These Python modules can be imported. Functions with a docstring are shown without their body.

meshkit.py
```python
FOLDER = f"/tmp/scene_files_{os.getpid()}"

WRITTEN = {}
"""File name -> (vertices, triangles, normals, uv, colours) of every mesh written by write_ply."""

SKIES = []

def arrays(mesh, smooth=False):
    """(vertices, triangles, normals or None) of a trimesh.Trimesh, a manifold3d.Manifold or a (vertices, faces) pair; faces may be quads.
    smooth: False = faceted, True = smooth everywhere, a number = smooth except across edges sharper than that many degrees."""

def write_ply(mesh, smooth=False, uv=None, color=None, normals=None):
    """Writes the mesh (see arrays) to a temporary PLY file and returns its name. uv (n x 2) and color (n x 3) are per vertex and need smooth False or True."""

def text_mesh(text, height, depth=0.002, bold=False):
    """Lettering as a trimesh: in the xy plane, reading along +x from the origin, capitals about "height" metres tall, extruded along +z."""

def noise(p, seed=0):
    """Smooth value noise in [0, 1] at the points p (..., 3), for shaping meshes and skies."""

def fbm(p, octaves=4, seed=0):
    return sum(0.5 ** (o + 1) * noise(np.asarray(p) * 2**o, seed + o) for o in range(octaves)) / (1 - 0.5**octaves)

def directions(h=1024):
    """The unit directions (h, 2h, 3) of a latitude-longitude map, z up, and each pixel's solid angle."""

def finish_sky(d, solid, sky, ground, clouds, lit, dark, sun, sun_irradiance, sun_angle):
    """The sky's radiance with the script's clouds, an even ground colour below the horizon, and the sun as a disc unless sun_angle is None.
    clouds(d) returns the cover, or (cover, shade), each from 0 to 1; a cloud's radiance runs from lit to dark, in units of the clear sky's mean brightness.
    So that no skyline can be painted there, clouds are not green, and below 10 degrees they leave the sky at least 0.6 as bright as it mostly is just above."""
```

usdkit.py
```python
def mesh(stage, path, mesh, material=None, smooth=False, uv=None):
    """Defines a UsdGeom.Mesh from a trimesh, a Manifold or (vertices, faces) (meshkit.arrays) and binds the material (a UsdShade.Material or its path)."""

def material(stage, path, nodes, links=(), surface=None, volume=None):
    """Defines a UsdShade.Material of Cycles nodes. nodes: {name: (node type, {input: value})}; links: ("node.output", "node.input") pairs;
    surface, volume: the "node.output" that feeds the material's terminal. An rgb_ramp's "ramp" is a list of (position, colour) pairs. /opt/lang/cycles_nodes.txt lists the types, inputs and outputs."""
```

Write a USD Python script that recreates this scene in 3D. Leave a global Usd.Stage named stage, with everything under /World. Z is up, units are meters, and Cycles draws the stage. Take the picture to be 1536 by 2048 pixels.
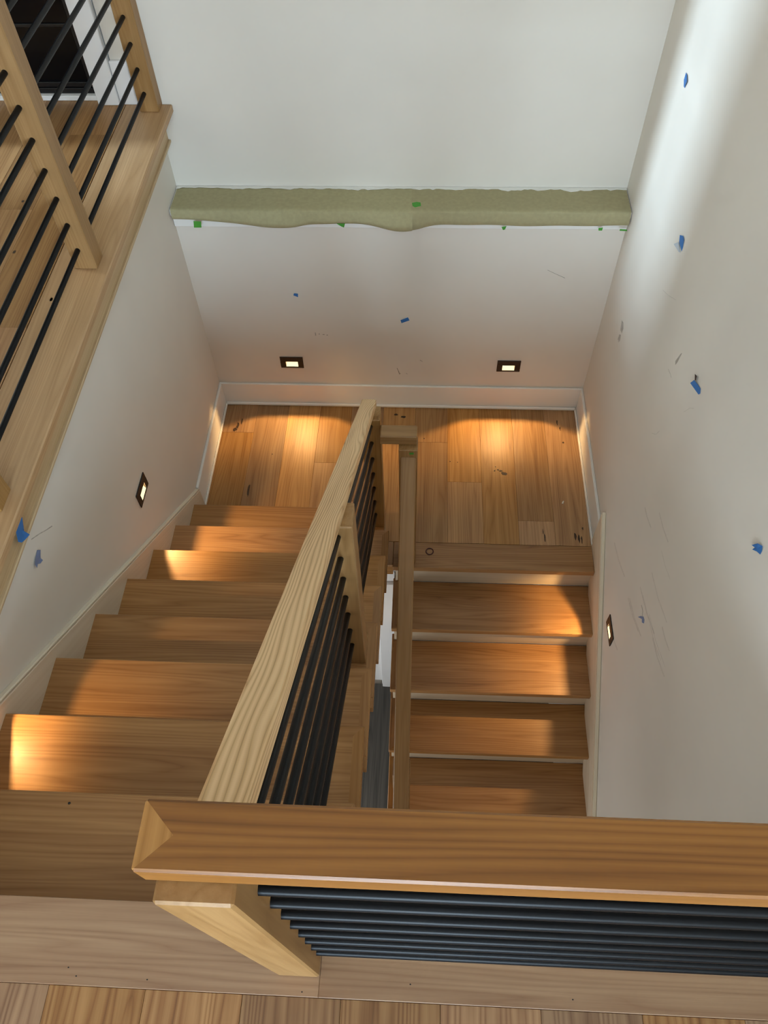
import math, random
import numpy as np, trimesh, shapely.geometry as sg
import usdkit, meshkit
from pxr import Usd, UsdGeom, UsdLux, UsdShade, Gf, Sdf

stage = Usd.Stage.CreateInMemory()
UsdGeom.SetStageUpAxis(stage, 'Z'); UsdGeom.SetStageMetersPerUnit(stage, 1.0)
UsdGeom.Xform.Define(stage, '/World'); UsdGeom.Scope.Define(stage, '/World/Looks')
random.seed(7); rng = np.random.default_rng(7)

# ------------------------------------------------------------------ camera
FPX, PITCH, YAW, ROLL = 1549.6, math.radians(55.36), math.radians(-4.37), math.radians(-2.26)
CAM = np.array([1.0932, -0.2084, 1.6393])
EXPOSURE = 0.0
def cam_axes():
    cy, sy, cp, sp = math.cos(YAW), math.sin(YAW), math.cos(PITCH), math.sin(PITCH)
    f = np.array([sy*cp, cy*cp, -sp]); r = np.array([cy, -sy, 0.0]); u = np.cross(r, f)
    c, s = math.cos(ROLL), math.sin(ROLL)
    return c*r + s*u, -s*r + c*u, f
R_, U_, F_ = cam_axes()
camera = UsdGeom.Camera.Define(stage, '/World/camera')
camera.CreateHorizontalApertureAttr(36.0); camera.CreateVerticalApertureAttr(48.0)
camera.CreateFocalLengthAttr(36.0*FPX/1536.0); camera.CreateClippingRangeAttr(Gf.Vec2f(0.02, 100))
camera.CreateExposureAttr(EXPOSURE)
m4 = Gf.Matrix4d(*R_, 0, *U_, 0, *(-F_), 0, *CAM, 1)
camera.AddTransformOp().Set(m4)

# ------------------------------------------------------------------ large lights: daylight through windows of the house, some of them added
def rect_light(name, loc, rot, w, h, power, color):
    l = UsdLux.RectLight.Define(stage, '/World/' + name)
    l.AddTranslateOp().Set(Gf.Vec3d(*loc)); l.AddRotateXYZOp().Set(Gf.Vec3f(*rot))
    l.CreateWidthAttr(w); l.CreateHeightAttr(h); l.CreateIntensityAttr(power); l.CreateColorAttr(Gf.Vec3f(*color))
    return l
SKY = (0.63, 0.82, 1.0)
rect_light('daylight_back', (1.025, -3.53, 1.03), (90, 0, 0), 1.65, 1.1, 41.0, SKY)            # window_1, behind the photographer
rect_light('daylight_hall', (-5.03, 2.45, 1.25), (0, -90, 0), 1.9, 0.16, 600.0, SKY)        # window_2, end of the added passage, set to throw the right-wall band
rect_light('daylight_side', (-1.73, -1.9, 1.5), (0, -90, 0), 1.5, 1.6, 2.8, (1.0, 0.90, 0.76))  # window_3, left of the photographer
rect_light('daylight_lower', (0.5, -3.53, -1.9), (90, 0, 0), 1.6, 1.6, 3.0, (1.0, 0.93, 0.84))          # window_4, lower storey
rect_light('daylight_lower_side', (-0.13, 0.55, -2.45), (0, -90, 0), 0.9, 1.1, 5.0, (0.92, 0.97, 1.0))  # window_5, added under the upper flight to brighten the lower door
dome = UsdLux.DomeLight.Define(stage, '/World/sky'); dome.CreateIntensityAttr(0.2); dome.CreateColorAttr(Gf.Vec3f(0.75, 0.87, 1.0))

# ------------------------------------------------------------------ dimensions (metres; z = 0 is the upper floor, y = 0 its nosing)
RISE, RUN, NOSE = 0.18, 0.2416, 0.027
XL, XR = -0.02, 1.974            # wall faces of the stairwell
SL, SR = 0.0, 1.953              # skirt faces
YF, YU = 2.776, 2.92             # far wall below and above the ledge
ZL, ZB, ZC = -9*RISE, -18*RISE, 2.75
YN = 1.712                       # nosing of the landing over the lower flight
XE, XE2 = 0.967, 0.978           # open ends of the treads
SLOPE = RISE/RUN

# ------------------------------------------------------------------ materials
L = '/World/Looks/'
def lin(c):
    c = np.asarray(c, float)/255.0
    return tuple(np.where(c <= 0.04045, c/12.92, ((c+0.055)/1.055)**2.4))
def plain(name, rgb, rough=0.5, spec=0.5, extra=None, noise=0.0, nscale=30):
    n = {'p': ('principled_bsdf', {'base_color': lin(rgb), 'roughness': rough, 'specular_ior_level': spec, **(extra or {})})}
    k = []
    if noise:
        c = np.array(lin(rgb))
        n['g'] = ('geometry', {}); n['t'] = ('noise_texture', {'scale': nscale, 'detail': 3})
        n['r'] = ('rgb_ramp', {'ramp': [(0.3, tuple(c*(1-noise))), (0.7, tuple(np.minimum(c*(1+noise), 1)))]})
        k = [('g.position', 't.vector'), ('t.fac', 'r.fac'), ('r.color', 'p.base_color')]
    return usdkit.material(stage, L + name, n, k, surface='p.BSDF')
def emit(name, rgb, s):
    return usdkit.material(stage, L + name, {'e': ('emission', {'color': rgb, 'strength': s})}, [], surface='e.emission')
ROT = {'x': (0, 0, 0), 'y': (0, 0, -math.pi/2), 'z': (0, math.pi/2, 0),
       'down': (math.atan(SLOPE), 0, -math.pi/2), 'up': (-math.atan(SLOPE), 0, -math.pi/2)}
def oak(name, grain, dark, mid, light, ring=0.5, st=(0.4, 7.5, 7.5), vary=0.14, rough=0.42, lines=110.0, warp=24.0, spec=0.4, bumpk=0.15):
    """Plain-sawn oak: growth rings stretched along the grain, fine pores, every board its own piece of the tree."""
    d, m, l = (np.array(lin(c)) for c in (dark, mid, light))
    n = {'g': ('geometry', {}), 'o': ('object_info', {}),
         'rot': ('mapping', {'mapping_type': 'point', 'rotation': ROT[grain]}),
         'off': ('vector_math', {'math_type': 'scale', 'vector1': (7.3, 3.1, 5.7)}),
         'add': ('vector_math', {'math_type': 'add'}),
         'sw': ('mapping', {'mapping_type': 'point', 'scale': st}),
         'warp': ('noise_texture', {'scale': 1.6, 'detail': 2.0, 'roughness': 0.45}),
         'lin': ('vector_math', {'math_type': 'dot_product', 'vector2': (0.0, lines, lines*0.8)}),
         'rg': ('math', {'math_type': 'multiply_add', 'value2': warp}), 'fr': ('math', {'math_type': 'pingpong', 'value2': 1.0}),
         'pw': ('math', {'math_type': 'power', 'value2': 0.6}),
         'sf': ('mapping', {'mapping_type': 'point', 'scale': (5.0, 190.0, 190.0)}),
         'fib': ('noise_texture', {'scale': 1.0, 'detail': 3, 'roughness': 0.65}),
         'sm': ('mapping', {'mapping_type': 'point', 'scale': (1.3, 26.0, 26.0)}),
         'str': ('noise_texture', {'scale': 1.0, 'detail': 2.5, 'roughness': 0.55}),
         'mf': ('math', {'math_type': 'multiply_add', 'value2': 0.34, 'value3': 0.0}),
         'mr': ('math', {'math_type': 'multiply_add', 'value2': ring, 'value3': 0.0}),
         'ms': ('math', {'math_type': 'multiply_add', 'value2': 0.75, 'value3': -0.05 - 0.6*ring + 0.12}),
         'ramp': ('rgb_ramp', {'ramp': [(0.08, tuple(d)), (0.45, tuple(m)), (0.86, tuple(l))]}),
         'hv': ('hsv', {'hue': 0.5, 'saturation': 1.0, 'fac': 1.0}),
         'hval': ('math', {'math_type': 'multiply_add', 'value2': 2*vary, 'value3': 1-vary}),
         'hm': ('math', {'math_type': 'multiply', 'value2': 7.13}), 'hf': ('math', {'math_type': 'fraction'}),
         'hsat': ('math', {'math_type': 'multiply_add', 'value2': 1.1*vary, 'value3': 1-0.55*vary}),
         'b': ('bump', {'strength': bumpk, 'distance': 0.001}),
         'p': ('principled_bsdf', {'roughness': rough, 'specular_ior_level': spec})}
    k = [('g.position', 'rot.vector'), ('o.random', 'off.scale'), ('rot.vector', 'add.vector1'), ('off.vector', 'add.vector2'),
         ('add.vector', 'sw.vector'), ('sw.vector', 'warp.vector'), ('warp.fac', 'rg.value1'), ('add.vector', 'lin.vector1'), ('lin.value', 'rg.value3'), ('rg.value', 'fr.value1'), ('fr.value', 'pw.value1'),
         ('add.vector', 'sf.vector'), ('sf.vector', 'fib.vector'), ('add.vector', 'sm.vector'), ('sm.vector', 'str.vector'),
         ('pw.value', 'mr.value1'), ('str.fac', 'ms.value1'), ('ms.value', 'mr.value3'), ('fib.fac', 'mf.value1'), ('mr.value', 'mf.value3'),
         ('mf.value', 'ramp.fac'), ('ramp.color', 'hv.color'), ('o.random', 'hval.value1'), ('hval.value', 'hv.value'),
         ('o.random', 'hm.value1'), ('hm.value', 'hf.value1'), ('hf.value', 'hsat.value1'), ('hsat.value', 'hv.saturation'),
         ('hv.color', 'p.base_color'), ('fib.fac', 'b.height'), ('b.normal', 'p.normal')]
    return usdkit.material(stage, L + name, n, k, surface='p.BSDF')
def paint(name, rgb, rough=0.6):
    c = np.array(lin(rgb))
    n = {'g': ('geometry', {}), 't': ('noise_texture', {'scale': 2.1, 'detail': 4, 'roughness': 0.55}),
         'r': ('rgb_ramp', {'ramp': [(0.32, tuple(c*0.965)), (0.7, tuple(np.minimum(c*1.02, 1)))]}),
         't2': ('noise_texture', {'scale': 260, 'detail': 2}), 'b': ('bump', {'strength': 0.06, 'distance': 0.001}),
         'p': ('principled_bsdf', {'roughness': rough, 'specular_ior_level': 0.3})}
    k = [('g.position', 't.vector'), ('t.fac', 'r.fac'), ('r.color', 'p.base_color'), ('g.position', 't2.vector'), ('t2.fac', 'b.height'), ('b.normal', 'p.normal')]
    return usdkit.material(stage, L + name, n, k, surface='p.BSDF')

M = {}
M['wall'] = paint('wall_paint', (228, 221, 209))
M['trim'] = paint('trim_paint', (240, 237, 230), 0.4)
M['white'] = paint('door_paint', (246, 246, 246), 0.4)
M['cream'] = paint('cap_cream', (232, 222, 200), 0.5)
M['ceiling'] = paint('ceiling_paint', (238, 236, 232), 0.8)
TREAD = ((94, 60, 32), (149, 104, 58), (176, 131, 80))
M['tread'] = oak('oak_tread', 'x', *TREAD, ring=0.30, vary=0.10)
M['tread_end'] = oak('oak_tread_return', 'y', *TREAD, ring=0.25, vary=0.10)
PLANK = ((92, 61, 35), (152, 110, 67), (180, 139, 91))
M['plank'] = oak('oak_plank', 'y', *PLANK, ring=0.28, vary=0.20, rough=0.45)
M['plank_front_shaded'] = oak('oak_plank_front_shaded', 'y', (76, 48, 30), (124, 88, 58), (156, 120, 84), ring=0.40, vary=0.22, rough=0.45)  # front boards toned darker: the viewer's shadow is put into the colour
M['nosing'] = oak('oak_nosing_shaded', 'x', (94, 67, 46), (135, 101, 73), (158, 126, 95), ring=0.25, vary=0.06)  # same finish as the treads, colour darkened to stand for the viewer's shadow
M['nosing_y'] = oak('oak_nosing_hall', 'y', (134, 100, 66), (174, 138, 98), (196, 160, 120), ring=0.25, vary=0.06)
POST = ((104, 72, 38), (144, 106, 60), (168, 130, 82))
M['post'] = oak('oak_post', 'z', *POST, ring=0.20, vary=0.06)
M['rail'] = oak('oak_rail_slope', 'down', (140, 100, 60), (212, 170, 118), (238, 202, 152), ring=0.62, vary=0.03, rough=0.5, st=(0.8, 6.0, 6.0), lines=270.0, warp=30.0)
M['rail_up'] = oak('oak_rail_lower', 'up', *POST, ring=0.20, vary=0.05)
M['rail_x'] = oak('oak_rail_level', 'x', *POST, ring=0.25, vary=0.05)
M['rail_y'] = oak('oak_rail_hall', 'y', *POST, ring=0.25, vary=0.05)
M['rail_honey_shaded'] = oak('oak_rail_honey_shaded', 'x', (66, 37, 10), (124, 77, 27), (154, 102, 44), lines=230.0, ring=0.34, vary=0.03, rough=0.38)  # honey stain, with shade from the viewer mixed into its colour
M['rail_honey_end'] = oak('oak_rail_honey_end', 'y', (106, 66, 28), (160, 110, 55), (184, 134, 74), lines=260.0, ring=0.42, vary=0.03, rough=0.38)
M['raw'] = oak('oak_riser', 'x', (168, 148, 122), (190, 172, 146), (204, 188, 164), ring=0.10, vary=0.03, rough=0.6)
M['raw_slope'] = oak('oak_skirt', 'down', (196, 172, 142), (216, 196, 168), (228, 212, 188), ring=0.12, vary=0.03, rough=0.6)
M['raw_up'] = oak('oak_skirt_lower', 'up', (196, 172, 142), (216, 196, 168), (228, 212, 188), ring=0.12, vary=0.03, rough=0.6)
M['fascia'] = oak('oak_fascia', 'y', (150, 122, 86), (188, 158, 118), (206, 180, 140), ring=0.18, vary=0.05)
M['rod'] = plain('rod_black', (13, 14, 16), 0.36, 0.16)
M['plate'] = plain('plate_black', (24, 18, 17), 0.5)
M['lens'] = emit('lens_glow', (1.0, 0.84, 0.46), 1.5)
M['cavity'] = plain('lamp_cavity', (200, 190, 160), 0.6)
M['paper'] = plain('masking_paper', (168, 160, 122), 0.75, 0.25, noise=0.06, nscale=60)
M['paper2'] = plain('masking_paper_second', (164, 155, 118), 0.75, 0.25, noise=0.06, nscale=60)
M['green'] = plain('green_tape', (70, 150, 48), 0.6)
M['blue'] = plain('blue_tape', (44, 112, 180), 0.55)
M['blue_back'] = plain('blue_tape_pale', (120, 140, 180), 0.6)
M['grey_tape'] = plain('tape_adhesive_side', (190, 198, 204), 0.6)
M['caulk'] = plain('caulk', (236, 234, 226), 0.6)
M['black'] = plain('door_black', (16, 16, 19), 0.35)
M['glass'] = plain('door_dark_glass', (10, 10, 13), 0.1, 0.2)
M['dark_plank'] = oak('dark_plank', 'y', (46, 44, 42), (70, 68, 64), (96, 92, 86), ring=0.25, vary=0.10, rough=0.5)
M['knot'] = plain('oak_knot', (66, 46, 28), 0.6, noise=0.4, nscale=140)
M['ring'] = plain('dark_red_rubber', (70, 18, 22), 0.5)
M['chip'] = plain('white_chip', (238, 232, 220), 0.6)
M['speck'] = plain('black_speck', (14, 12, 10), 0.6)
def smudge(name, rgb, amount):
    n = {'t': ('transparent_bsdf', {}), 'd': ('diffuse_bsdf', {'color': lin(rgb)}), 'g': ('geometry', {}),
         'n': ('noise_texture', {'scale': 55, 'detail': 3}), 'm': ('math', {'math_type': 'multiply', 'value2': amount*2, 'use_clamp': True}),
         'x': ('mix_closure', {})}
    return usdkit.material(stage, L + name, n, [('g.position', 'n.vector'), ('n.fac', 'm.value1'), ('m.value', 'x.fac'), ('t.BSDF', 'x.closure1'), ('d.BSDF', 'x.closure2')], surface='x.closure')
M['smudge'] = smudge('scuff_grey', (92, 80, 70), 0.28)
M['faint'] = smudge('faint_pencil', (110, 98, 88), 0.2)
M['pencil'] = smudge('pencil_grey', (86, 76, 68), 0.4)

# ------------------------------------------------------------------ shape helpers
def V(m): return m
def cat(*ms): return trimesh.util.concatenate([x for x in ms])
def bb(x0, x1, y0, y1, z0, z1, c=0.0015):
    """box with all edges chamfered"""
    if c <= 0:
        b = trimesh.creation.box((x1-x0, y1-y0, z1-z0)); b.apply_translation(((x0+x1)/2, (y0+y1)/2, (z0+z1)/2)); return b
    c = min(c, (x1-x0)/2.2, (y1-y0)/2.2, (z1-z0)/2.2)
    p = []
    for sx in (0, 1):
        for sy in (0, 1):
            for sz in (0, 1):
                x, y, z = (x1 if sx else x0), (y1 if sy else y0), (z1 if sz else z0)
                dx, dy, dz = (-c if sx else c), (-c if sy else c), (-c if sz else c)
                p += [(x, y+dy, z+dz), (x+dx, y, z+dz), (x+dx, y+dy, z)]
    return trimesh.convex.convex_hull(np.array(p))
def prism(pts, z0, z1, c=0.0):
    """polygon (x, y) extruded in z, its top edge chamfered by c"""
    pts = np.array(pts, float)
    if sg.Polygon(pts).exterior.is_ccw is False: pts = pts[::-1]
    n = len(pts)
    if c > 0:
        e = np.roll(pts, -1, 0)-pts; e /= np.linalg.norm(e, axis=1)[:, None]
        nr = np.stack([-e[:, 1], e[:, 0]], 1); npv = np.roll(nr, 1, 0)
        q = pts + c*(nr+npv)/(1+(nr*npv).sum(1))[:, None]
        rings = [(pts, z0), (pts, z1-c), (q, z1)]
    else:
        rings = [(pts, z0), (pts, z1)]
    v = np.vstack([np.c_[p, np.full(n, z)] for p, z in rings]); f = []
    for k in range(len(rings)-1):
        for i in range(n):
            j = (i+1) % n; a, b, c2, d = k*n+i, k*n+j, (k+1)*n+j, (k+1)*n+i
            f += [(a, b, c2), (a, c2, d)]
    _, tri = trimesh.creation.triangulate_polygon(sg.Polygon(pts), engine='earcut')
    tri = np.array(tri); P0 = np.array(_)[:, :2]
    idx = [int(np.argmin(((pts-p)**2).sum(1))) for p in P0]
    for t in tri:
        t = [idx[i] for i in t]
        a, b, c3 = pts[t[0]], pts[t[1]], pts[t[2]]
        if (b[0]-a[0])*(c3[1]-a[1])-(b[1]-a[1])*(c3[0]-a[0]) < 0: t = t[::-1]
        f.append(tuple(t[::-1])); f.append(tuple(x+(len(rings)-1)*n for x in t))
    return trimesh.Trimesh(v, f, process=False)
def sideprism(pts_yz, x0, x1, c=0.0):
    """polygon in (y, z) extruded along x"""
    m = prism(pts_yz, x0, x1, c)
    v = m.vertices.copy(); m.vertices = np.c_[v[:, 2], v[:, 0], v[:, 1]]
    return m
def rod(a, b, r=0.008, n=16):
    m = trimesh.creation.cylinder(radius=r, segment=[a, b], sections=n); return m
def wallbox(axis, at0, at1, u0, u1, z0, z1, holes=()):
    """wall slab: axis 'x' or 'y' is its thickness direction (at0..at1); u runs along the wall; holes = (u0, u1, z0, z1)"""
    p = sg.box(u0, z0, u1, z1)
    for h in holes: p = p.difference(sg.box(h[0], h[2], h[1], h[3]))
    m = trimesh.creation.extrude_polygon(p, at1-at0, engine='earcut')
    v = m.vertices.copy()
    if axis == 'y':
        m.vertices = np.c_[v[:, 0], at1-v[:, 2], v[:, 1]]
    else:
        m.vertices = np.c_[at0+v[:, 2], v[:, 0], v[:, 1]]
    return m
used = {}
def unique(parent, name):
    k = used.setdefault(parent, {}); i = k.get(name, -1)+1; k[name] = i
    return name if i == 0 else f'{name}_{i:03d}'
base = {}
def keys(prim, label=None, cat_=None, group=None, kind=None):
    for k, v in (('label', label), ('category', cat_), ('group', group), ('kind', kind)):
        if v: prim.SetCustomDataByKey(k, v)
    return prim
def thing(name, label, cat_, loc=(0, 0, 0), group=None, kind=None):
    path = '/World/' + unique('/World', name)
    x = UsdGeom.Xform.Define(stage, path); x.AddTranslateOp().Set(Gf.Vec3d(*map(float, loc)))
    base[path] = np.array(loc, float)
    keys(x.GetPrim(), label, cat_, group, kind)
    return path
def obj(name, mesh, mat, parent='/World', label=None, cat_=None, group=None, kind=None, smooth=False):
    path = parent + '/' + unique(parent, name)
    off = base.get(parent, np.zeros(3)); base[path] = off
    if isinstance(mesh, trimesh.Trimesh): mesh = (np.array(mesh.vertices)-off, np.array(mesh.faces))
    else: mesh = (np.array(mesh[0], float)-off, np.array(mesh[1]))
    m = usdkit.mesh(stage, path, mesh, M[mat] if isinstance(mat, str) else mat, smooth=smooth)
    keys(m.GetPrim(), label, cat_, group, kind)
    return path
def struct(name, mesh, mat, label, cat_): return obj(name, mesh, mat, label=label, cat_=cat_, kind='structure')

LAMPS = {'far': [(0.4035, -1.301), (1.5555, -1.305)], 'left': [(1.592, -0.857), (0.42, -0.207)], 'right': [(1.377, -1.560)]}
LW, L0, L1 = 0.033, -0.031, 0.020            # opening of a step light
def lamp_holes(side): return [(u-LW, u+LW, z+L0, z+L1) for u, z in LAMPS[side]]
# ------------------------------------------------------------------ room shell
T = 0.12
struct('wall_far', cat(wallbox('y', YF, YU, XL, XR, ZB, -0.40, lamp_holes('far')), wallbox('y', YU, YU+T, -0.10, XR, -0.60, ZC)), 'wall', 'white painted far wall of the stairwell, thicker below its ledge', 'wall')
wall_right = struct('wall_right', wallbox('x', XR, XR+T, -3.5, YU+T, ZB, ZC, lamp_holes('right')), 'wall', 'white painted wall on the right with scraps of blue tape', 'wall')
wall_left = struct('wall_left', wallbox('x', XL-T, XL, -3.5, YU, ZB, -0.075, lamp_holes('left')+[(0.0, 1.1, -2.9, -2.0)]), 'wall', 'white painted wall below the edge of the upper hall', 'wall')
struct('wall_hall', wallbox('x', -1.8, -1.7, -3.5, 3.1, 0, ZC, [(2.15, 2.566, 0.001, 2.35), (-2.7, -1.1, 0.75, 2.25)]), 'wall', 'white wall along the far side of the upper hall', 'wall')
struct('wall_back', wallbox('y', -3.6, -3.5, -1.8, XR+T, ZB, ZC, [(0.2, 1.85, 0.48, 1.58), (-0.3, 1.3, -2.7, -1.1)]), 'wall', 'white wall behind the photographer', 'wall')
struct('wall_hall_end', cat(wallbox('y', 2.93, 3.05, -0.155, -0.02, 0.0, ZC), wallbox('y', 2.93, 3.05, -1.8, -0.155, 2.15, ZC), wallbox('y', 2.93, 3.05, -1.8, -1.25, 0.0, 2.15)), 'wall', 'white wall closing the end of the upper hall', 'wall')
struct('wall_passage', cat(wallbox('y', 2.00, 2.10, -5.0, -1.8, 0, ZC), wallbox('y', 2.83, 2.93, -5.0, -1.8, 0, ZC), wallbox('x', -3.0, -2.9, 2.1, 2.374, 0, ZC), wallbox('x', -5.1, -5.0, 2.0, 2.93, 0, ZC, [(2.36, 2.54, 0.3, 2.2)])), 'wall', 'white walls of an added unseen passage, placed to shape the light band', 'wall')  # added out of view; its inner wall cuts the light band on the right wall
struct('ceiling', bb(-5.1, XR+T, -3.6, 3.1, ZC, ZC+0.1, 0), 'ceiling', 'white ceiling over the stairwell and hall', 'ceiling')
struct('wall_lower', cat(wallbox('y', 1.77, 1.87, XL, XE2-.002, ZB, ZL-0.09, [(0.04, 0.885, ZB, ZB+2.04-0.62+0.0)])), 'white', 'bright white wall under the landing, glimpsed between the flights', 'wall')
def window(n, label, frame_boxes):
    t = thing(f'window_{n}', label, 'window', kind='structure')
    for b in frame_boxes: obj('frame', bb(*b, 0.004), 'trim', t)
def frame_y(x0, x1, y, z0, z1, w=0.06):
    return [(x0, x0+w, y-.05, y+.05, z0, z1), (x1-w, x1, y-.05, y+.05, z0, z1), (x0+w, x1-w, y-.05, y+.05, z0, z0+w), (x0+w, x1-w, y-.05, y+.05, z1-w, z1), ((x0+x1)/2-.02, (x0+x1)/2+.02, y-.04, y+.04, z0+w, z1-w)]
window(1, 'wide window behind the photographer', frame_y(0.2, 1.85, -3.46, .48, 1.58))
window(2, 'narrow window at the end of the added passage', [(-5.09, -5.04, 2.36, 2.37, .3, 2.2), (-5.09, -5.04, 2.53, 2.54, .3, 2.2)])
window(3, 'window in the hall wall', [(-1.80, -1.70, -2.7, -2.66, .75, 2.25), (-1.80, -1.70, -1.14, -1.1, .75, 2.25)])
window(5, 'added low window under the upper flight, lighting the lower door', [(-.14, -.03, 0.0, .03, -2.9, -2.0), (-.14, -.03, 1.07, 1.1, -2.9, -2.0)])  # added opening, no known source; brightens the door below the landing
window(4, 'window of the lower storey', frame_y(-.3, 1.3, -3.46, -2.7, -1.1))

# ------------------------------------------------------------------ floors
def planks(parent, x0, x1, y0, y1, ztop, width, joints, mat='plank', th=0.018, phase=0.0, zmax=0.0006):
    """boards running along y; joints = {index: [y of end joints]}; returns {(column, piece): path}"""
    out = {}; g = 0.00025
    i0 = math.floor((x0-phase)/width)
    xs = [x0]+[phase+width*k for k in range(i0+1, 400) if x0+0.01 < phase+width*k < x1-0.01]+[x1]
    for a, b in zip(xs[:-1], xs[1:]):
        col = math.floor(((a+b)/2-phase)/width)
        ys = [y0]+sorted(j for j in joints.get(col, []) if y0 < j < y1)+[y1]
        for k in range(len(ys)-1):
            dz = zmax*random.random()
            out[(col, k)] = obj('plank', bb(a+g, b-g, ys[k]+g, ys[k+1]-g, ztop-th, ztop-dz, 0.0007), mat, parent)
    return out
def rj(n0, n1, lo, hi, step=1.4):
    return {k: [lo+random.uniform(.1, step)+step*q for q in range(int((hi-lo)/step)+1)] for k in range(n0, n1)}
# front floor
fl = thing('floor', 'oak plank floor of the upper storey at the photographer\'s feet', 'floor', kind='structure')
obj('subfloor', cat(bb(-1.7, XR, -3.5, -0.03, -0.30, -0.020, 0)), 'wall', fl)
planks(fl, -1.7, XR, -3.5, -0.143, 0.0, 0.178, rj(-12, 14, -3.5, -.7), mat='plank_front_shaded', phase=0.442-0.178*3)
obj('nosing_board', prism([(-.14, -.1428), (.9349, -.1428), (.9349, 0.0), (-.14, 0.0)], -0.032, 0.0006, 0.0012), 'nosing', fl, label='wide oak nosing board left of the corner post')
obj('nosing_board', prism([(.9351, -.1428), (XR, -.1428), (XR, 0.0), (.9351, 0.0)], -0.032, 0.0006, 0.0012), 'nosing', fl, label='wide oak nosing board under the black rods')
obj('fascia_board', bb(XL, XR, -0.03, -0.012, -0.30, -0.033, 0.001), 'trim', fl)
for x, y in ((.246, -.118), (.47, -.115), (.488, -.128), (.62, -.128), (1.10, -.115), (1.39, -.126), (.905, -.135)):
    obj('nail_hole', prism([(x+.0016*math.cos(a), y+.0012*math.sin(a)) for a in np.linspace(0, 5.4, 7)], 0.0004, 0.0008), 'speck', fl)
# hall floor
fh = thing('floor_hall', 'oak plank floor of the upper hall behind the left railing', 'floor', kind='structure')
obj('subfloor', cat(bb(-5.0, XL-T-0.001, -0.03, 2.93, -0.22, -0.020, 0), bb(XL-T, XL-0.001, -0.03, 2.93, -0.074, -0.020, 0)), 'wall', fh)
obj('subfloor', bb(-1.25, -0.155, 2.93, 3.0, -0.22, -0.020, 0), 'wall', fh)
planks(fh, -1.7, -0.141, -0.142, 2.965, 0.0, 0.168, {**rj(-11, -2, 0, 2.6), -1: [0.42, 1.59, 2.69], -2: [1.05, 2.2], -3: [.6, 1.8]}, phase=-0.141)
planks(fh, -5.0, -1.7, 2.10, 2.83, 0.0, 0.178, {}, phase=0.0)
for q, (a, b) in enumerate(((-0.142, YU),)):
    obj('nosing_board', bb(-0.140, 0.052, a+.0005, b-.0005, -0.030, 0.0005, 0.004), 'nosing_y', fh)
for x, y in ((-.30, 1.96), (-.27, 1.60), (-.36, 2.25), (-.10, 1.72)):
    obj('knot', prism([(x+.006*random.uniform(.5, 1.2)*math.cos(a), y+.010*random.uniform(.5, 1.2)*math.sin(a)) for a in np.linspace(0, 5.5, 8)], 0.0001, 0.0005), 'knot', fh)
tr = thing('trim_1', 'pale oak fascia under the edge of the upper hall', 'trim', kind='structure')
obj('fascia_board', bb(XL, 0.0, -0.012, YU-0.001, -0.150, -0.0305, 0.002), 'fascia', tr)
obj('cove_moulding', sideprism([(0, 0), (1, 0)][:0] or [(-0.012, -0.0305), (YU-.001, -0.0305), (YU-.001, -0.055), (-0.012, -0.055)], 0.0, 0.016, 0.006), 'fascia', tr)
obj('lower_bead', bb(XL, 0.010, -0.012, YU-0.001, -0.160, -0.148, 0.003), 'fascia', tr)
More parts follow.
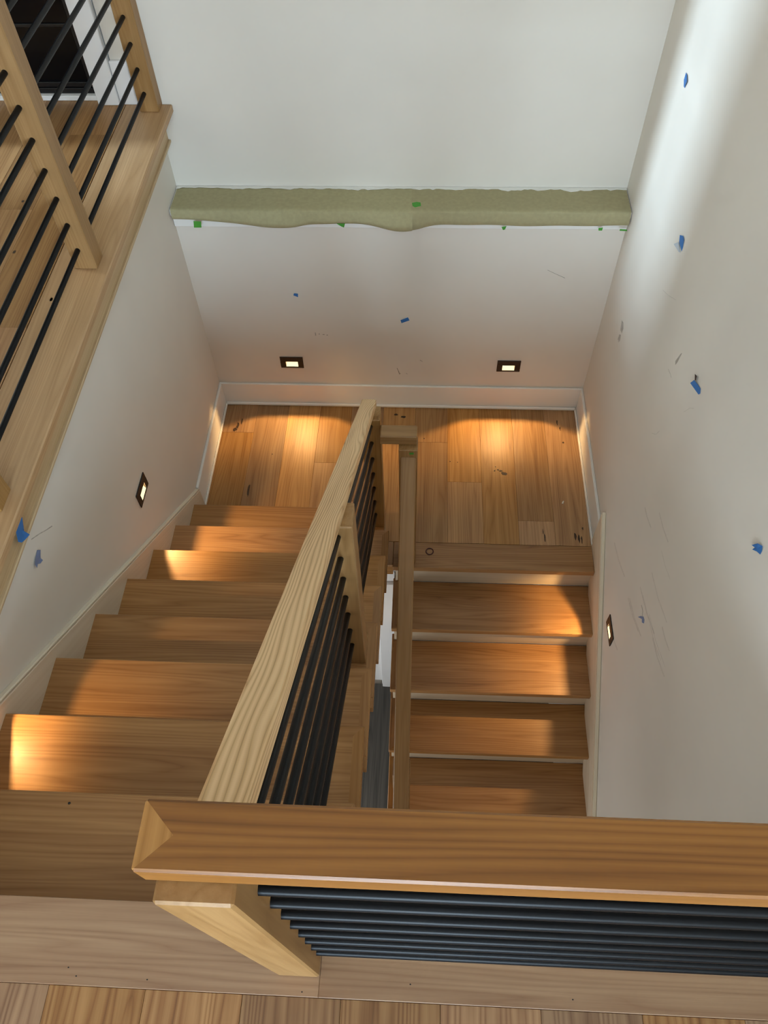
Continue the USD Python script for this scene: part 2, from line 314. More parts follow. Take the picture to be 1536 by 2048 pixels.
# landing
ld = thing('floor_landing', 'oak plank landing between the two flights', 'floor', kind='structure')
obj('subfloor', bb(XL, XR, YN+0.03, YF, ZL-0.09, ZL-0.019, 0), 'white', ld)
LP = planks(ld, SL-0.012, SR+0.012, YN+0.148, YF-0.004, ZL, 0.178, {3: [2.349], 6: [2.505], 7: [2.239], 9: [2.003], 1: [], 4: [2.1], 0: [2.55]}, phase=0.0)
obj('plank', bb(SL-.012, XE2-.001, YN+.012, YN+0.147, ZL-.018, ZL-.0004, .0009), 'plank', ld)
obj('nosing_board', bb(XE2, SR, YN, YN+0.1475, ZL-0.034, ZL+0.0004, 0.003), 'tread', ld)
obj('fascia_board', bb(XL, XE2, YN+0.012, YN+0.03, ZL-0.09, ZL-0.019, 0.001), 'tread', ld)
def blob(cx, cy, rx, ry, seed, n=11):
    r = np.random.default_rng(seed); a = np.linspace(0, 2*math.pi, n, endpoint=False); k = r.uniform(.55, 1.1, n)
    return [(cx+rx*k[i]*math.cos(a[i]), cy+ry*k[i]*math.sin(a[i])) for i in range(n)]
for i, (x, y, rx, ry, col, pc) in enumerate(((1.545, 2.302, .017, .012, 8, 0), (1.527, 2.318, .010, .006, 8, 0), (1.513, 2.325, .006, .006, 8, 0), (1.495, 2.318, .006, .005, 8, 0), (1.500, 2.345, .003, .003, 8, 0),
        (1.895, 1.905, .006, .030, 10, 0), (1.880, 1.915, .007, .026, 10, 0), (1.909, 1.898, .004, .026, 10, 0), (1.728, 1.900, .004, .030, 9, 0), (1.722, 1.94, .002, .02, 9, 0), (1.871, 2.521, .006, .007, 10, 0), (1.920, 1.965, .005, .010, 10, 0),
        (1.850, 2.665, .004, .022, 10, 0), (1.862, 2.62, .003, .016, 10, 0), (0.960, 2.70, .012, .008, 5, 0), (1.00, 2.685, .016, .010, 5, 0), (.082, 2.60, .008, .030, 0, 1), (.070, 2.57, .014, .016, 0, 1), (.10, 2.63, .004, .03, 0, 1),
        (.205, 2.16, .006, .05, 1, 0), (1.26, 2.375, .004, .004, 7, 1), (1.30, 2.37, .003, .003, 7, 1), (1.12, 2.53, .004, .005, 6, 1), (.30, 2.40, .003, .005, 1, 0))):
    pth = LP.get((col, pc)) or LP.get((col, 0)) or ld
    obj('knot', prism(blob(x, y, rx, ry, i), ZL-0.001, ZL+0.0005), 'knot', pth)
# lower storey
fb = thing('floor_lower', 'dark grey-brown plank floor of the lower storey', 'floor', kind='structure')
obj('subfloor', bb(XL, XR, -3.5, YU, ZB-0.15, ZB-0.019, 0), 'wall', fb)
planks(fb, XL, XR, -3.5, 1.77, ZB, 0.15, rj(-1, 14, -3.5, 1.2), mat='dark_plank', phase=0.05)

# ------------------------------------------------------------------ baseboards, ledge, doors
def baseboard(side, label, boards, shoes):
    t = thing(f'baseboard_{side}', label, 'baseboard', kind='structure')
    for b in boards: obj('board', bb(*b, 0.003), 'trim', t)
    for b in shoes: obj('shoe_moulding', bb(*b, 0.007), 'trim', t)
BT = ZL+0.160
baseboard('far', 'white baseboard along the far wall of the landing', [(XL, XR, YF-.014, YF, ZL, BT)], [(SL-.004, SR+.004, YF-.027, YF-.014, ZL, ZL+.022)])
baseboard('left', 'white baseboard on the left of the landing', [(XL, XL+.014, 2.05, YF-.0145, ZL, BT)], [(XL+.014, SL+.003, 2.045, YF-.0275, ZL, ZL+.022)])
baseboard('right', 'white baseboard on the right of the landing', [(XR-.014, XR, 1.885, YF-.0145, ZL, BT)], [(SR-.003, XR-.014, 1.86, YF-.0275, ZL, ZL+.022)])
lg = thing('trim_2', 'white ledge across the far wall under masking paper', 'ledge', kind='structure')
obj('shelf', bb(XL+.001, XR-.001, 2.742, YU, -0.40, -0.366, 0.004), 'trim', lg)
obj('apron', bb(XL+.001, XR-.001, YF-.016, YF, -0.462, -0.40, 0.002), 'trim', lg)
d1 = thing('door_1', 'black glazed door at the end of the upper hall', 'door', kind='structure')
obj('sill', bb(-1.25, -0.25, 2.945, 3.05, 0.0, 0.020, 0.002), 'white', d1)
obj('bottom_rail', bb(-1.24, -0.251, 2.963, 3.01, 0.021, 0.042, 0.002), 'black', d1)
obj('bottom_rail', bb(-1.24, -0.251, 2.970, 3.01, 0.043, 0.062, 0.002), 'black', d1)
obj('stile', bb(-0.290, -0.251, 2.972, 3.01, 0.062, 2.14, 0.002), 'black', d1)
obj('stile', bb(-1.24, -1.19, 2.972, 3.01, 0.062, 2.14, 0.002), 'black', d1)
obj('pane', bb(-1.19, -0.290, 2.982, 2.992, 0.062, 2.14, 0), 'glass', d1, label='dark glass pane')
obj('muntin', bb(-1.19, -0.290, 2.974, 2.982, 0.268, 0.280, 0.002), 'black', d1)
obj('casing', bb(-0.250, -0.160, 2.908, 2.93, 0.0, 2.25, 0.003), 'white', d1)
obj('jamb', bb(-0.250, -0.16, 2.9305, 3.05, 0.0, 2.15, 0.001), 'white', d1)
bh = thing('baseboard_hall', 'white baseboard stub beside the black door', 'baseboard', kind='structure')
obj('board', bb(-0.1585, -0.088, 2.914, 2.93, 0.0, 0.17, 0.003), 'white', bh)
d2 = thing('door_2', 'white door under the landing, seen through the gap between the flights', 'door', kind='structure')
obj('leaf', bb(0.04, 0.888, 1.790, 1.83, ZB+.012, ZB+1.42, 0.002), 'white', d2)
obj('casing', bb(0.889, 0.985, 1.748, 1.7695, ZB, ZB+1.38, 0.003), 'white', d2)
obj('casing', bb(0.0, 0.985, 1.752, 1.7695, ZB+1.41, ZB+1.50, 0.003), 'white', d2)

# ------------------------------------------------------------------ stair flights
def tread(t, xw, xe, yb, yf, z, ret, w=0.029):
    """board from the wall (xw) to its open end (xe), back edge yb, nosing yf, with a mitred return along the open end"""
    body = bb(min(xw, xe), max(xw, xe), min(yb, yf), max(yb, yf), z-.034, z, .0028)
    if not ret: return obj('tread', body, 'tread', t)
    sx, sy = (1 if xe > xw else -1), (1 if yf > yb else -1)
    cut = prism([(xe+sx*.01, yf+sy*.01), (xe-sx*w, yf-sy*w), (xe-sx*w, yb-sy*.05), (xe+sx*.01, yb-sy*.05)], z-.05, z+.02)
    for m_ in (body, cut): m_.fix_normals()
    p = obj('tread', trimesh.boolean.difference([body, cut], engine='manifold'), 'tread', t)
    tail = bb(min(xe, xe-sx*w), max(xe, xe-sx*w), min(yb+sy*.001, yb-sy*.034), max(yb+sy*.001, yb-sy*.034), z-.034, z, .0015)
    obj('return_nosing', cat(trimesh.boolean.intersection([body, cut], engine='manifold'), tail), 'tread_end', p)
def flight_upper():
    t = thing('stair_flight', 'upper oak stair flight descending away from the camera along the left wall', 'stairs', (0.48, 0, ZL))
    for k in range(8, 0, -1):
        z, yf = -(9-k)*RISE, (9-k)*RUN; yb = yf-RUN-NOSE+0.001
        tread(t, SL-.012, XE if k > 1 else 0.936, yb, yf, z, k > 1)
        yr = yf-NOSE
        obj('riser', bb(SL-.012, XE-.031, yr-.018, yr, z-RISE+.0005, z-0.0345, 0.001), 'raw', t)
    obj('riser', bb(SL-.012, XE-.031, -.0115, 0.0-NOSE+.018, -RISE+.0005, -.0345, .0005), 'raw', t)
    # stringer on the open side, skirt on the wall
    top = [(-0.01, -0.0345)]
    for k in range(8, 0, -1):
        y0 = (8-k)*RUN-NOSE-.018; y1 = (9-k)*RUN-NOSE-.018; z = -(9-k)*RISE-.0345
        top += [(max(y0, -.011), z), (y1, z)]
    top[0] = (-0.011, -0.0345-RISE)
    top += [(8*RUN-NOSE-.018, ZL-0.0)]
    bot = [(8*RUN-NOSE-.018-.36, ZL-0.0), (-0.011, -0.52)]
    obj('stringer', sideprism(top[1:]+bot, XE-.049, XE-.0312, 0), 'fascia', t)
    def zs(y): return -y*SLOPE+0.046
    sk = [(0.0, zs(0.0)), (2.045, zs(2.045)), (2.045, ZL+.0005), (1.90, ZL+.0005), (0.0, ZL+1.9*SLOPE)]
    s = obj('skirt_board', sideprism(sk, XL+.0005, SL, 0.002), 'raw_slope', t, label='pale skirt board on the wall')
    obj('cap_bead', sideprism([(0.0, zs(0)+.012), (2.048, zs(2.048)+.012), (2.048, zs(2.048)+.0005), (0.0, zs(0)+.0005)], XL+.0005, SL-.004, .003), 'cream', s)
flight_upper()
def flight_lower():
    t = thing('stair_flight', 'lower oak stair flight with pale risers descending from the landing along the right wall', 'stairs', (1.46, 0.6, ZB))
    for j in range(1, 9):
        z, yf = ZL-j*RISE, YN-j*RUN; yb = yf+RUN+NOSE-0.001
        tread(t, SR+.012, XE2, yb, yf, z, True)
    for j in range(0, 9):
        z, yr = ZL-j*RISE, YN-j*RUN+NOSE
        obj('riser', bb(XE2+.012, SR+.012, yr, yr+.018, z-RISE+.0005, z-0.0345, 0.001), 'raw', t)
    pts = []
    for j in range(1, 9):
        z = ZL-j*RISE-.0345
        pts += [(YN-(j-1)*RUN+NOSE+.018, z), (YN-j*RUN+NOSE+.018, z)]
    pts += [(YN-8*RUN+NOSE+.018, ZB), (YN-8*RUN+NOSE+.4, ZB), (YN+NOSE+.018, ZL-.60)]
    obj('stringer', sideprism(pts, XE2+.031, XE2+.049, 0), 'fascia', t)
    def zs(y): return ZL-(YN-y)*SLOPE+0.115
    y1 = YN-8.2*RUN
    sk = [(1.884, zs(1.884)), (1.884, ZL+.0005), (1.72, ZL-.16), (y1, ZB), (y1, zs(y1))]
    s = obj('skirt_board', sideprism(sk, SR, XR-.0005, 0.002), 'raw_up', t, label='pale skirt board on the wall')
    obj('cap_bead', sideprism([(1.887, zs(1.887)+.011), (1.887, zs(1.887)+.0005), (y1, zs(y1)+.0005), (y1, zs(y1)+.011)], SR+.004, XR-.0005, .003), 'cream', s)
flight_lower()

# ------------------------------------------------------------------ railings
PW = 0.076
def slope_bar(x0, x1, y0, y1, zt, s, h, c):
    """bar whose top runs z = zt(y) with slope s, plumb ends"""
    return sideprism([(y0, zt(y0)), (y1, zt(y1)), (y1, zt(y1)-h), (y0, zt(y0)-h)], x0, x1, c)
def soft_bar(x0, x1, y0, y1, zt, h, c=0.005):
    """sloping bar with its long edges eased"""
    sec = [(x0+c, 0), (x1-c, 0), (x1, -c*1.25), (x1, -h+c), (x1-c, -h), (x0+c, -h), (x0, -h+c), (x0, -c*1.25)]
    n = len(sec); v = [(x, y, zt(y)+dz) for y in (y0, y1) for x, dz in sec]; f = []
    for i in range(n):
        j = (i+1) % n; f += [(i, n+i, n+j), (i, n+j, j)]
    for i in range(1, n-1): f += [(0, i, i+1), (n, n+i+1, n+i)]
    m = trimesh.Trimesh(v, f, process=False); m.fix_normals(); return m
# front railing
rl = thing('railing', 'honey-brown oak railing with black rods crossing the foreground', 'railing', (1.4, -0.07, 0))
RZ, RY0, RY1, RX = 0.902, -0.0915, -0.029, 0.847
apex = (0.8795, (RY0+RY1)/2)
bar = bb(RX, XR, RY0, RY1, RZ-.044, RZ, 0.0026)
tri = prism([(RX-.01, RY0-.01), (apex[0], apex[1]), (RX-.01, RY1+.01)], RZ-.06, RZ+.01)
tri.vertices[:, 0] = tri.vertices[:, 0]
for m_ in (bar, tri): m_.fix_normals()
hr = obj('handrail', trimesh.boolean.difference([bar, tri], engine='manifold'), 'rail_honey_shaded', rl)
obj('mitred_end', trimesh.boolean.intersection([bar, tri], engine='manifold'), 'rail_honey_end', hr, label='triangular mitred end cap of the handrail')
obj('post', bb(0.858, 0.934, -0.111, -0.040, 0.0006, 0.8575, 0.003), 'post', rl)
for z in (.736, .646, .551, .457, .359, .268, .172, .082):
    obj('rod', rod((0.930, -0.0755, z), (XR, -0.0755, z), 0.0082, 20), 'rod', rl, smooth=40)
# railing of the upper flight
r2 = thing('railing', 'pale oak stair railing with black rods beside the upper flight', 'railing', (0.9, 0.9, -0.7))
def zr(y): return 0.156-SLOPE*(y-0.85)
obj('handrail', soft_bar(0.865, 0.921, -0.0392, 1.872, zr, 0.042, 0.004), 'rail', r2)
P2, P1 = (0.815, 0.891), (1.822, 1.898)
obj('post', bb(0.860, 0.937, P2[0], P2[1], -4*RISE+.0005, 0.083, 0.003), 'post', r2)
obj('post', bb(0.860, 0.937, P1[0], P1[1], -8*RISE+.0005, -0.672, 0.003), 'post', r2)
for z in (.040, -.062, -.165, -.268, -.371, -.475, -.577):
    for a, b in ((-0.042, P2[0]+.004), (P2[1]-.004, P1[0]+.004)):
        f = lambda y: z-SLOPE*(y-P2[0])
        obj('rod', rod((0.8985, a, f(a)), (0.8985, b, f(b)), 0.0083, 18), 'rod', r2, smooth=40)
# hall railing
r3 = thing('railing', 'oak railing with black rods along the edge of the upper hall', 'railing', (-0.03, 1.4, 0))
HX0, HX1 = -0.064, 0.013
for y0, y1 in ((-0.09, -0.014), (0.89, 0.966), (1.872, 1.943), (2.855, 2.9195)):
    obj('post', bb(HX0, HX1, y0, y1, 0.0006, 0.853, 0.003), 'post', r3)
obj('handrail', bb(-0.058, 0.006, -0.1, 2.9195, 0.853, 0.902, 0.004), 'rail_y', r3)
for z in (.726, .632, .539, .446, .353, .260, .168, .075):
    for a, b in ((-0.018, 0.894), (0.962, 1.876), (1.939, 2.859)):
        obj('rod', rod((-0.0285, a, z), (-0.0285, b, z), 0.0083, 18), 'rod', r3, smooth=40)
# railing of landing and lower flight
r4 = thing('railing', 'oak railing turning from the landing down the lower flight', 'railing', (1.02, 1.7, ZL))
obj('handrail', bb(0.9372, 1.084, 1.765, 1.828, -0.752, -0.702, 0.004), 'rail_x', r4, label='short level rail over the landing edge')
obj('post', bb(1.012, 1.088, 1.738, 1.814, ZL+.0005, -0.7525, 0.003), 'post', r4)
def zq(y): return -0.795+SLOPE*(y-1.738)
obj('handrail', soft_bar(1.020, 1.083, -0.75, 1.7375, zq, 0.056, 0.004), 'rail_up', r4, label='rail sloping down towards the camera')
for y0, j in ((0.715, 4), (-0.40, 8)):
    obj('post', bb(1.014, 1.088, y0, y0+.074, ZL-j*RISE+.0005, zq(y0)-.07, 0.003), 'post', r4)
for q in range(7):
    dz = -.15-.103*q
    for a, b in ((-.33, .719), (.785, 1.742)):
        obj('rod', rod((1.051, a, zq(a)+dz), (1.051, b, zq(b)+dz), 0.0083, 14), 'rod', r4, smooth=40)

# ------------------------------------------------------------------ step lights
SPOT = 32000.0
def step_light(c, out, label, power=1.0):
    """c = centre of the plate on the wall face; out = unit vector out of the wall"""
    c, o = np.array(c, float), np.array(out, float); s = np.cross([0, 0, 1.0], o)
    t = thing('step_light', label, 'light', c, group=None)
    def box(u0, u1, w0, w1, d0, d1, ch=0.0):
        m = bb(u0, u1, w0, w1, d0, d1, ch); v = np.array(m.vertices)
        m.vertices = c+v[:, :1]*s+v[:, 1:2]*np.array([0, 0, 1.0])+v[:, 2:3]*o; m.fix_normals(); return m
    W, H = 0.061, 0.039; lw, l0, l1 = LW, L0, L1; lp = 0.006
    obj('face_plate', cat(box(-W, W, lp, H, 0.0005, 0.005, .001), box(-W, W, -H, l0, 0.0005, 0.005, .001), box(-W, -lw, l0, lp, 0.0005, 0.005, 0), box(lw, W, l0, lp, 0.0005, 0.005, 0)), 'plate', t)
    obj('housing', cat(box(-lw, lw, l1-.0012, l1-.0002, -.030, .0004), box(-lw, lw, l0+.0002, l0+.0012, -.030, .0004), box(-lw+.0002, -lw+.0012, l0+.0012, l1-.0012, -.030, .0004), box(lw-.0012, lw-.0002, l0+.0012, l1-.0012, -.030, .0004), box(-lw, lw, l0, l1, -.032, -.030)), 'cavity', t)
    wd = prism([(-.0285, l0+.0016), (.0035, l0+.0016), (.0035, l0+.003), (-.024, l1-.006), (-.0285, l1-.006)], -lw+.0015, lw-.0015)
    v = np.array(wd.vertices); wd.vertices = c+v[:, 2:3]*s+v[:, 1:2]*np.array([0, 0, 1.0])+v[:, :1]*o; wd.fix_normals()
    obj('lens', wd, 'lens', t, label='glowing warm lens')
    a = math.radians(16); axis = o*math.cos(a)+np.array([0, 0, -1.0])*math.sin(a)
    l = UsdLux.SphereLight.Define(stage, t+'/lamp'); l.CreateRadiusAttr(0.0035); l.CreateIntensityAttr(SPOT*power); l.CreateColorAttr(Gf.Vec3f(1.0, 0.61, 0.245))
    sh = UsdLux.ShapingAPI.Apply(l.GetPrim()); sh.CreateShapingConeAngleAttr(64.0); sh.CreateShapingConeSoftnessAttr(0.22)
    zax = -axis; xax = s; yax = np.cross(zax, xax); p = o*-0.0115+np.array([0, 0, .0145])
    l.AddTransformOp().Set(Gf.Matrix4d(*xax, 0, *yax, 0, *zax, 0, *p, 1))
step_light((0.4035, YF, -1.301), (0, -1, 0), 'black step light glowing low on the far wall, left of the stair railing')
step_light((1.5555, YF, -1.305), (0, -1, 0), 'black step light glowing low on the far wall, right of the stair railing')
step_light((XL, 1.592, -0.857), (1, 0, 0), 'black step light on the left wall beside the upper flight')
step_light((XL, 0.42, -0.207), (1, 0, 0), 'black step light on the left wall, nearest the camera', 0.42)
step_light((XR, 1.377, -1.560), (-1, 0, 0), 'black step light on the right wall beside the lower flight')

# ------------------------------------------------------------------ masking paper on the ledge
def paper(name, x0, x1, droop, lift, mat, label):
    nx = 120; xs = np.linspace(x0, x1, nx); rows = []
    for x in xs:
        d, b = droop(x), lift(x)
        prof = [(2.905, -0.3645+.0006), (2.86, -0.363), (2.80, -0.3625), (2.757, -0.3625), (2.742, -0.3638), (2.7365, -0.370),
                (2.736-b*.35, -0.385), (2.736-b, -0.385-(d*.45)), (2.737-b*.9, -0.385-d*.75), (2.741-b*.45, -0.385-d)]
        rows.append([(x, y, z) for y, z in prof])
    v = np.array(rows).reshape(-1, 3); k = len(rows[0])
    if mat == 'paper2': v[:, 2] += 0.0009
    v[:, 2] += 0.0016*np.sin(v[:, 0]*23+v[:, 1]*60)*np.clip((2.8-v[:, 1])/.05, 0, 1)
    f = []
    for i in range(nx-1):
        for j in range(k-1):
            a = i*k+j; f += [(a, a+1, a+k+1), (a, a+k+1, a+k)]
    v2 = v.copy(); v2[:, 2] -= 0.0004; v2[:, 1] += 0.0004
    n = len(v); F = f+[(a+n, c+n, b+n) for a, b, c in f]
    return obj(name, (np.vstack([v, v2]), F), mat, label=label, cat_='paper', smooth=50)
def gs(x, c, w): return math.exp(-((x-c)/w)**2)
paper('masking_paper', -0.012, 1.0415, lambda x: 0.026+0.033*gs(x, .44, .22)+0.046*gs(x, 1.0, .15)+.006*gs(x, .75, .1), lambda x: 0.003+0.020*gs(x, .46, .20)+0.022*gs(x, .97, .14)+.006*math.sin(x*40)*gs(x, .58, .12),
      'paper', 'left sheet of olive masking paper on the ledge, sagging in waves')
paper('masking_paper', 1.036, XR-.006, lambda x: 0.045+.026*gs(x, 1.03, .08)+.002*math.sin(x*9), lambda x: 0.0045+.006*gs(x, 1.05, .1), 'paper2', 'right sheet of olive masking paper on the ledge, lying straight')
# torn white caulk line along the back of the paper
ck = []; r = np.random.default_rng(3); xs = np.linspace(XL+.004, XR-.004, 140); w = np.abs(np.convolve(r.normal(0, 1, 148), np.ones(9)/9, 'valid'))
up = [(x, 2.918) for x in xs]; lo = [(x, 2.918-.014-.026*min(w[i], .8)) for i, x in enumerate(xs)]
v = np.array([(x, y, -.3632) for x, y in up]+[(x, y, -.3622) for x, y in lo]); n = len(xs)
obj('caulk_line', (v, [(i, n+i, n+i+1) for i in range(n-1)]+[(i, n+i+1, i+1) for i in range(n-1)]), 'caulk', lg)

# ------------------------------------------------------------------ tape scraps
def scrap(name, pts, nrm, mat, label, cat_, group=None, lift=None, extra=None):
    """small torn piece of tape: pts lie on the wall; lift = distance of each point from it"""
    pts = np.array(pts, float); n = np.array(nrm, float); k = len(pts)
    lift = np.full(k, .0006) if lift is None else np.array(lift, float)
    c = pts.mean(0); lc = lift.mean()*.8+.0006
    a = np.vstack([pts+n*lift[:, None], c+n*lc]); b = a-n*.0004
    f = []
    for i in range(k):
        j = (i+1) % k; f += [(i, j, k), (k+1+j, k+1+i, 2*k+1), (i, k+1+i, k+1+j), (i, k+1+j, j)]
    m = trimesh.Trimesh(np.vstack([a, b]), f, process=False); m.fix_normals()
    if extra is None: return obj(name, m, mat, label=label, cat_=cat_, group=group)
    t = thing(name, label, cat_, pts.mean(0))
    obj('strip', m, mat, t)
    ep, el, em, en = extra
    ep = np.array(ep, float); el = np.array(el)
    q = len(ep); a = ep+n*el[:, None]; b = a-n*.0004
    f = [(0, i, i+1) for i in range(1, q-1)]+[(q, q+i+1, q+i) for i in range(1, q-1)]+[x for i in range(q) for x in ((i, q+i, q+(i+1) % q), (i, q+(i+1) % q, (i+1) % q))]
    obj(en, (np.vstack([a, b]), f), em, t)
    return t
def ray(u, v):
    d = F_+R_*(u-768)/FPX-U_*(v-1024)/FPX; return d
def on(ax, val, px):                      # points of a traced outline on the wall plane where the scrap sticks
    o = []
    for u, v in px:
        d = ray(u, v); s = (val-CAM[ax])/d[ax]; o.append(CAM+s*d)
    return o
# right wall
W = lambda px: on(0, XR, px)
scrap('blue_tape', W([(1373, 145), (1376, 150), (1377, 163), (1373, 170), (1370, 176), (1368, 173), (1369.5, 160)]), (-1, 0, 0), 'blue', 'topmost blue tape scrap on the right wall, in the bright band', 'tape', lift=[.002, .004, .006, .004, .001, .001, .003])
scrap('blue_tape', W([(1362, 470), (1368.5, 472), (1369.5, 480), (1366, 496), (1363.5, 503), (1360, 484)]), (-1, 0, 0), 'blue', 'torn blue tape on the right wall with a grey curled flap', 'tape', lift=[.004, .004, .003, .001, .001, .003],
      extra=(W([(1349, 488), (1359, 484), (1361.5, 505), (1358, 504)]), [.003, .004, .001, .001], 'grey_tape', 'flap'))
scrap('blue_tape', W([(1384, 766), (1392, 760), (1397, 768), (1402, 777), (1401, 787), (1398, 789)]), (-1, 0, 0), 'blue', 'slanted blue tape on the right wall curling at its upper corner', 'tape', lift=[.006, .006, .004, .002, .001, .002],
      extra=(W([(1396, 748), (1400, 752), (1394, 761), (1392, 760)]), [.010, .010, .004, .004], 'speck', 'corner'))
scrap('blue_tape', W([(1506, 1090), (1520, 1087), (1527, 1092), (1525, 1102), (1521, 1109), (1516, 1103), (1508, 1099), (1511, 1095)]), (-1, 0, 0), 'blue', 'dark blue tape on the right wall at the edge of the picture', 'tape', lift=[.004, .006, .003, .002, .001, .003, .005, .002])
scrap('blue_tape', W([(1276, 1234), (1281, 1232), (1287, 1233), (1289, 1240), (1288, 1247), (1284, 1245), (1286, 1238), (1282, 1234.5)]), (-1, 0, 0), 'blue_back', 'thin curved blue tape sliver near the right step light', 'tape')
# far wall
W = lambda px: on(1, YF, px)
scrap('blue_tape', W([(588, 586), (596, 587), (596, 594), (587, 590)]), (0, -1, 0), 'blue', 'small blue tape tab on the left of the far wall', 'tape', lift=[.003, .002, .001, .003])
scrap('blue_tape', W([(801, 640), (816, 634.5), (819, 640), (803, 646)]), (0, -1, 0), 'blue', 'blue tape strip in the middle of the far wall', 'tape', lift=[.002, .001, .003, .001])
# left wall and fascia
scrap('blue_tape', on(0, XL, [(74, 1100), (80.5, 1100), (80, 1116), (82, 1120), (79, 1127), (73, 1128), (69, 1136), (65, 1129), (70, 1112)]), (1, 0, 0), 'blue_back', 'pale blue tape on the left wall below the fascia', 'tape', lift=[.001, .001, .002, .006, .003, .004, .008, .008, .003])
scrap('blue_tape', on(0, 0.010, [(33, 1037), (38, 1034), (43, 1034), (47, 1062), (55.5, 1069), (48, 1079), (41, 1085), (34, 1084), (28, 1052)]), (1, 0, 0), 'blue', 'long dark blue tape over the fascia of the upper hall', 'tape', lift=[.002, .002, .002, .002, .006, .004, .004, .004, .002])
# green tapes of the paper
G = lambda y, px: on(1, y, px)
scrap('green_tape', G(2.728, [(387, 442), (402, 443), (403, 455), (388, 455)]), (0, -1, 0), 'green', 'green tape tab holding the left end of the paper', 'tape')
scrap('green_tape', G(2.728, [(673, 447), (690, 447), (688, 455), (683, 453)]), (0, -1, 0), 'green', 'green tape tab holding the paper between its two sags', 'tape')
scrap('green_tape', on(2, -0.3610, [(824, 406), (833, 404), (841, 405), (842, 412), (834, 414), (830, 415), (825, 412)]), (0, 0, 1), 'green', 'green tape scrap on top of the paper seam', 'tape')
scrap('green_tape', G(2.728, [(1003, 454), (1013, 452), (1010, 459), (1006, 460)]), (0, -1, 0), 'green', 'green tape tab under the middle of the right sheet', 'tape')
scrap('green_tape', G(2.728, [(1197, 456), (1206, 455), (1204, 461), (1197, 461)]), (0, -1, 0), 'green', 'green tape tab under the right sheet near its end', 'tape')
scrap('green_tape', G(2.728, [(1240, 458), (1254, 459), (1254, 462), (1239, 461.5)]), (0, -1, 0), 'green', 'green tape strip at the far right end of the paper', 'tape')
scrap('green_tape', [(1.055, 1.7365, -.765), (1.072, 1.7365, -.763), (1.072, 1.7365, -.775), (1.055, 1.7365, -.776)], (0, -1, 0), 'green', 'green tape dot on the landing newel post', 'tape')

# ------------------------------------------------------------------ small things on the floor
def torus(c, R, r, n=28, k=8, sy=1.0):
    v, f = [], []
    for i in range(n):
        a = 2*math.pi*i/n
        for j in range(k):
            b = 2*math.pi*j/k; q = R+r*math.cos(b); v.append((c[0]+q*math.cos(a), c[1]+sy*q*math.sin(a), c[2]+r*math.sin(b)))
            f += [(i*k+j, ((i+1) % n)*k+j, ((i+1) % n)*k+(j+1) % k), (i*k+j, ((i+1) % n)*k+(j+1) % k, i*k+(j+1) % k)]
    return (np.array(v), f)
obj('rubber_ring', torus((1.157, 1.806, ZL+.0024), 0.0178, 0.0025), 'ring', label='small dark red rubber ring lying on the landing nosing', cat_='ring', smooth=60)
obj('wood_chip', prism([(1.829, 2.114), (1.836, 2.112), (1.842, 2.128), (1.838, 2.133), (1.832, 2.124)], ZL, ZL+.004, .001), 'chip', label='tiny white chip on the landing floor at the right', cat_='chip')
obj('black_fleck', prism(blob(.313, .216, .004, .0035, 5, 7), -.18, -.1785, .0005), 'speck', label='black fleck on the top tread of the upper flight', cat_='fleck')
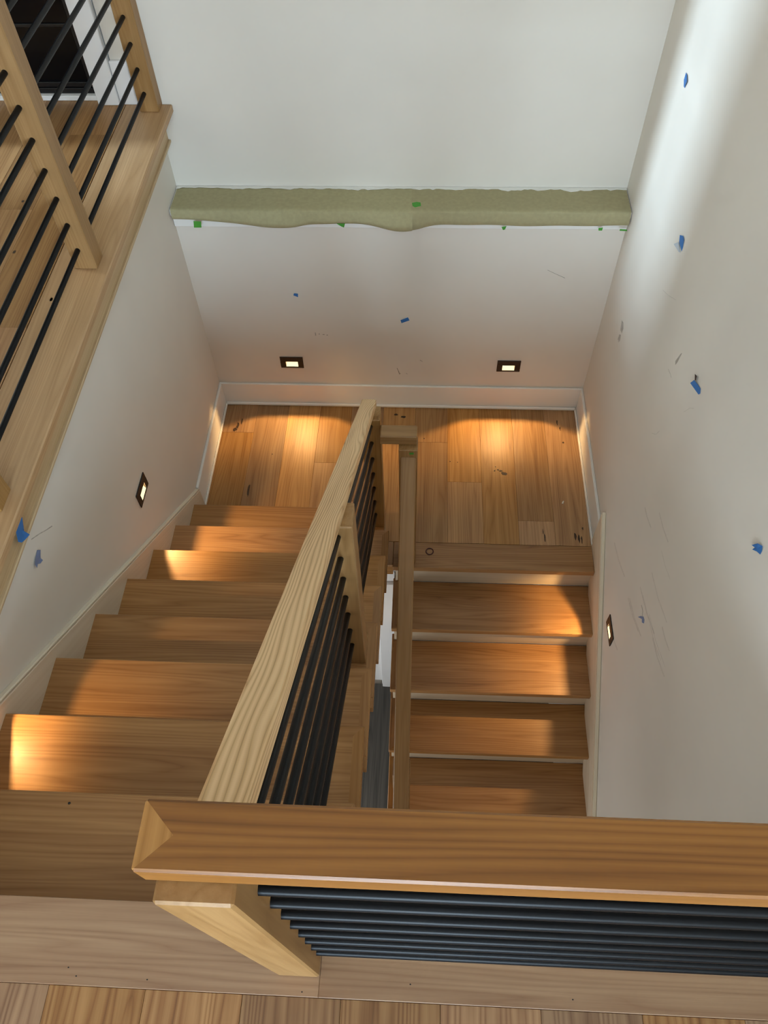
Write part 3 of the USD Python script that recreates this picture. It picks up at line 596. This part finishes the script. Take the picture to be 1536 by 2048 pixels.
# ------------------------------------------------------------------ marks on the walls
def mark(parent, ax, val, n, px, mat='smudge', name='scuff_mark'):
    p = np.array(on(ax, val, px)); n = np.array(n, float); k = len(p)
    a = p+n*.0007; obj(name, (a, [(0, i, i+1) for i in range(1, k-1)]), mat, parent)
def stroke(pts, w):
    pts = np.array(pts, float); d = np.gradient(pts, axis=0); d /= np.linalg.norm(d, axis=1)[:, None]; nn = np.c_[-d[:, 1], d[:, 0]]
    return pts, nn*w
def line_mark(parent, ax, val, n, pts, w, mat='pencil', name='pencil_mark'):
    p, o = stroke(pts, w/2); a = np.array(on(ax, val, p+o)); b = np.array(on(ax, val, p-o)); k = len(p); v = np.vstack([a, b])+np.array(n, float)*.0007
    obj(name, (v, [(i, k+i, k+i+1) for i in range(k-1)]+[(i, k+i+1, i+1) for i in range(k-1)]), mat, parent)
WR, WL_, WF = '/World/wall_right', '/World/wall_left', '/World/wall_far'
N1, N2, N3 = (-1, 0, 0), (1, 0, 0), (0, -1, 0)
mark(WR, 0, XR, N1, [(1244, 640), (1247, 645), (1247, 658), (1244, 667), (1241, 660), (1243, 650)])
mark(WR, 0, XR, N1, [(1239, 668), (1242, 670), (1240, 682), (1237, 685), (1236, 678)])
mark(WR, 0, XR, N1, [(1362, 707), (1365, 706), (1355, 725), (1351, 730), (1351, 722)], 'smudge')
for pts, w in (([(1337, 738), (1341, 748), (1343, 755)], 1.6), ([(1368, 824), (1380, 816), (1388, 817)], 1.2), ([(1304, 866), (1312, 869), (1319, 862)], 1.2), ([(1326, 300+280), (1336, 590), (1352, 600)], 1.0), ([(1283, 1210), (1286, 1222), (1285, 1232)], 2.0)):
    line_mark(WR, 0, XR, N1, pts, w*.8, 'faint')
for k in range(14):
    r = np.random.default_rng(40+k); u, v0 = r.uniform(1215, 1330), r.uniform(1000, 1330); l = r.uniform(40, 110)
    line_mark(WR, 0, XR, N1, [(u, v0), (u+l*.12, v0+l*.5), (u+l*.3, v0+l)], r.uniform(1.0, 2.2), smudge(f'faint_scuff_{k}', (120, 108, 100), .10), 'faint_scuff')
line_mark(WL_, 0, XL, N2, [(62, 1079), (78, 1068), (92, 1060), (104, 1052)], 2.0, 'smudge')
for pts, w in (([(794, 736), (797, 742), (799, 748)], 1.3), ([(799, 748), (801, 746)], 1.2), ([(630.5, 665), (631.5, 671)], 1.8), ([(637, 668), (640, 668)], 1.4), ([(645, 669), (649, 669)], 1.8), ([(653, 670), (656, 670)], 1.4), ([(840, 720), (845, 723)], 1.2), ([(1095, 540), (1112, 548), (1130, 556)], 1.0), ([(812, 746), (815, 748)], 1.2)):
    line_mark(WF, 1, YF, N3, pts, w)
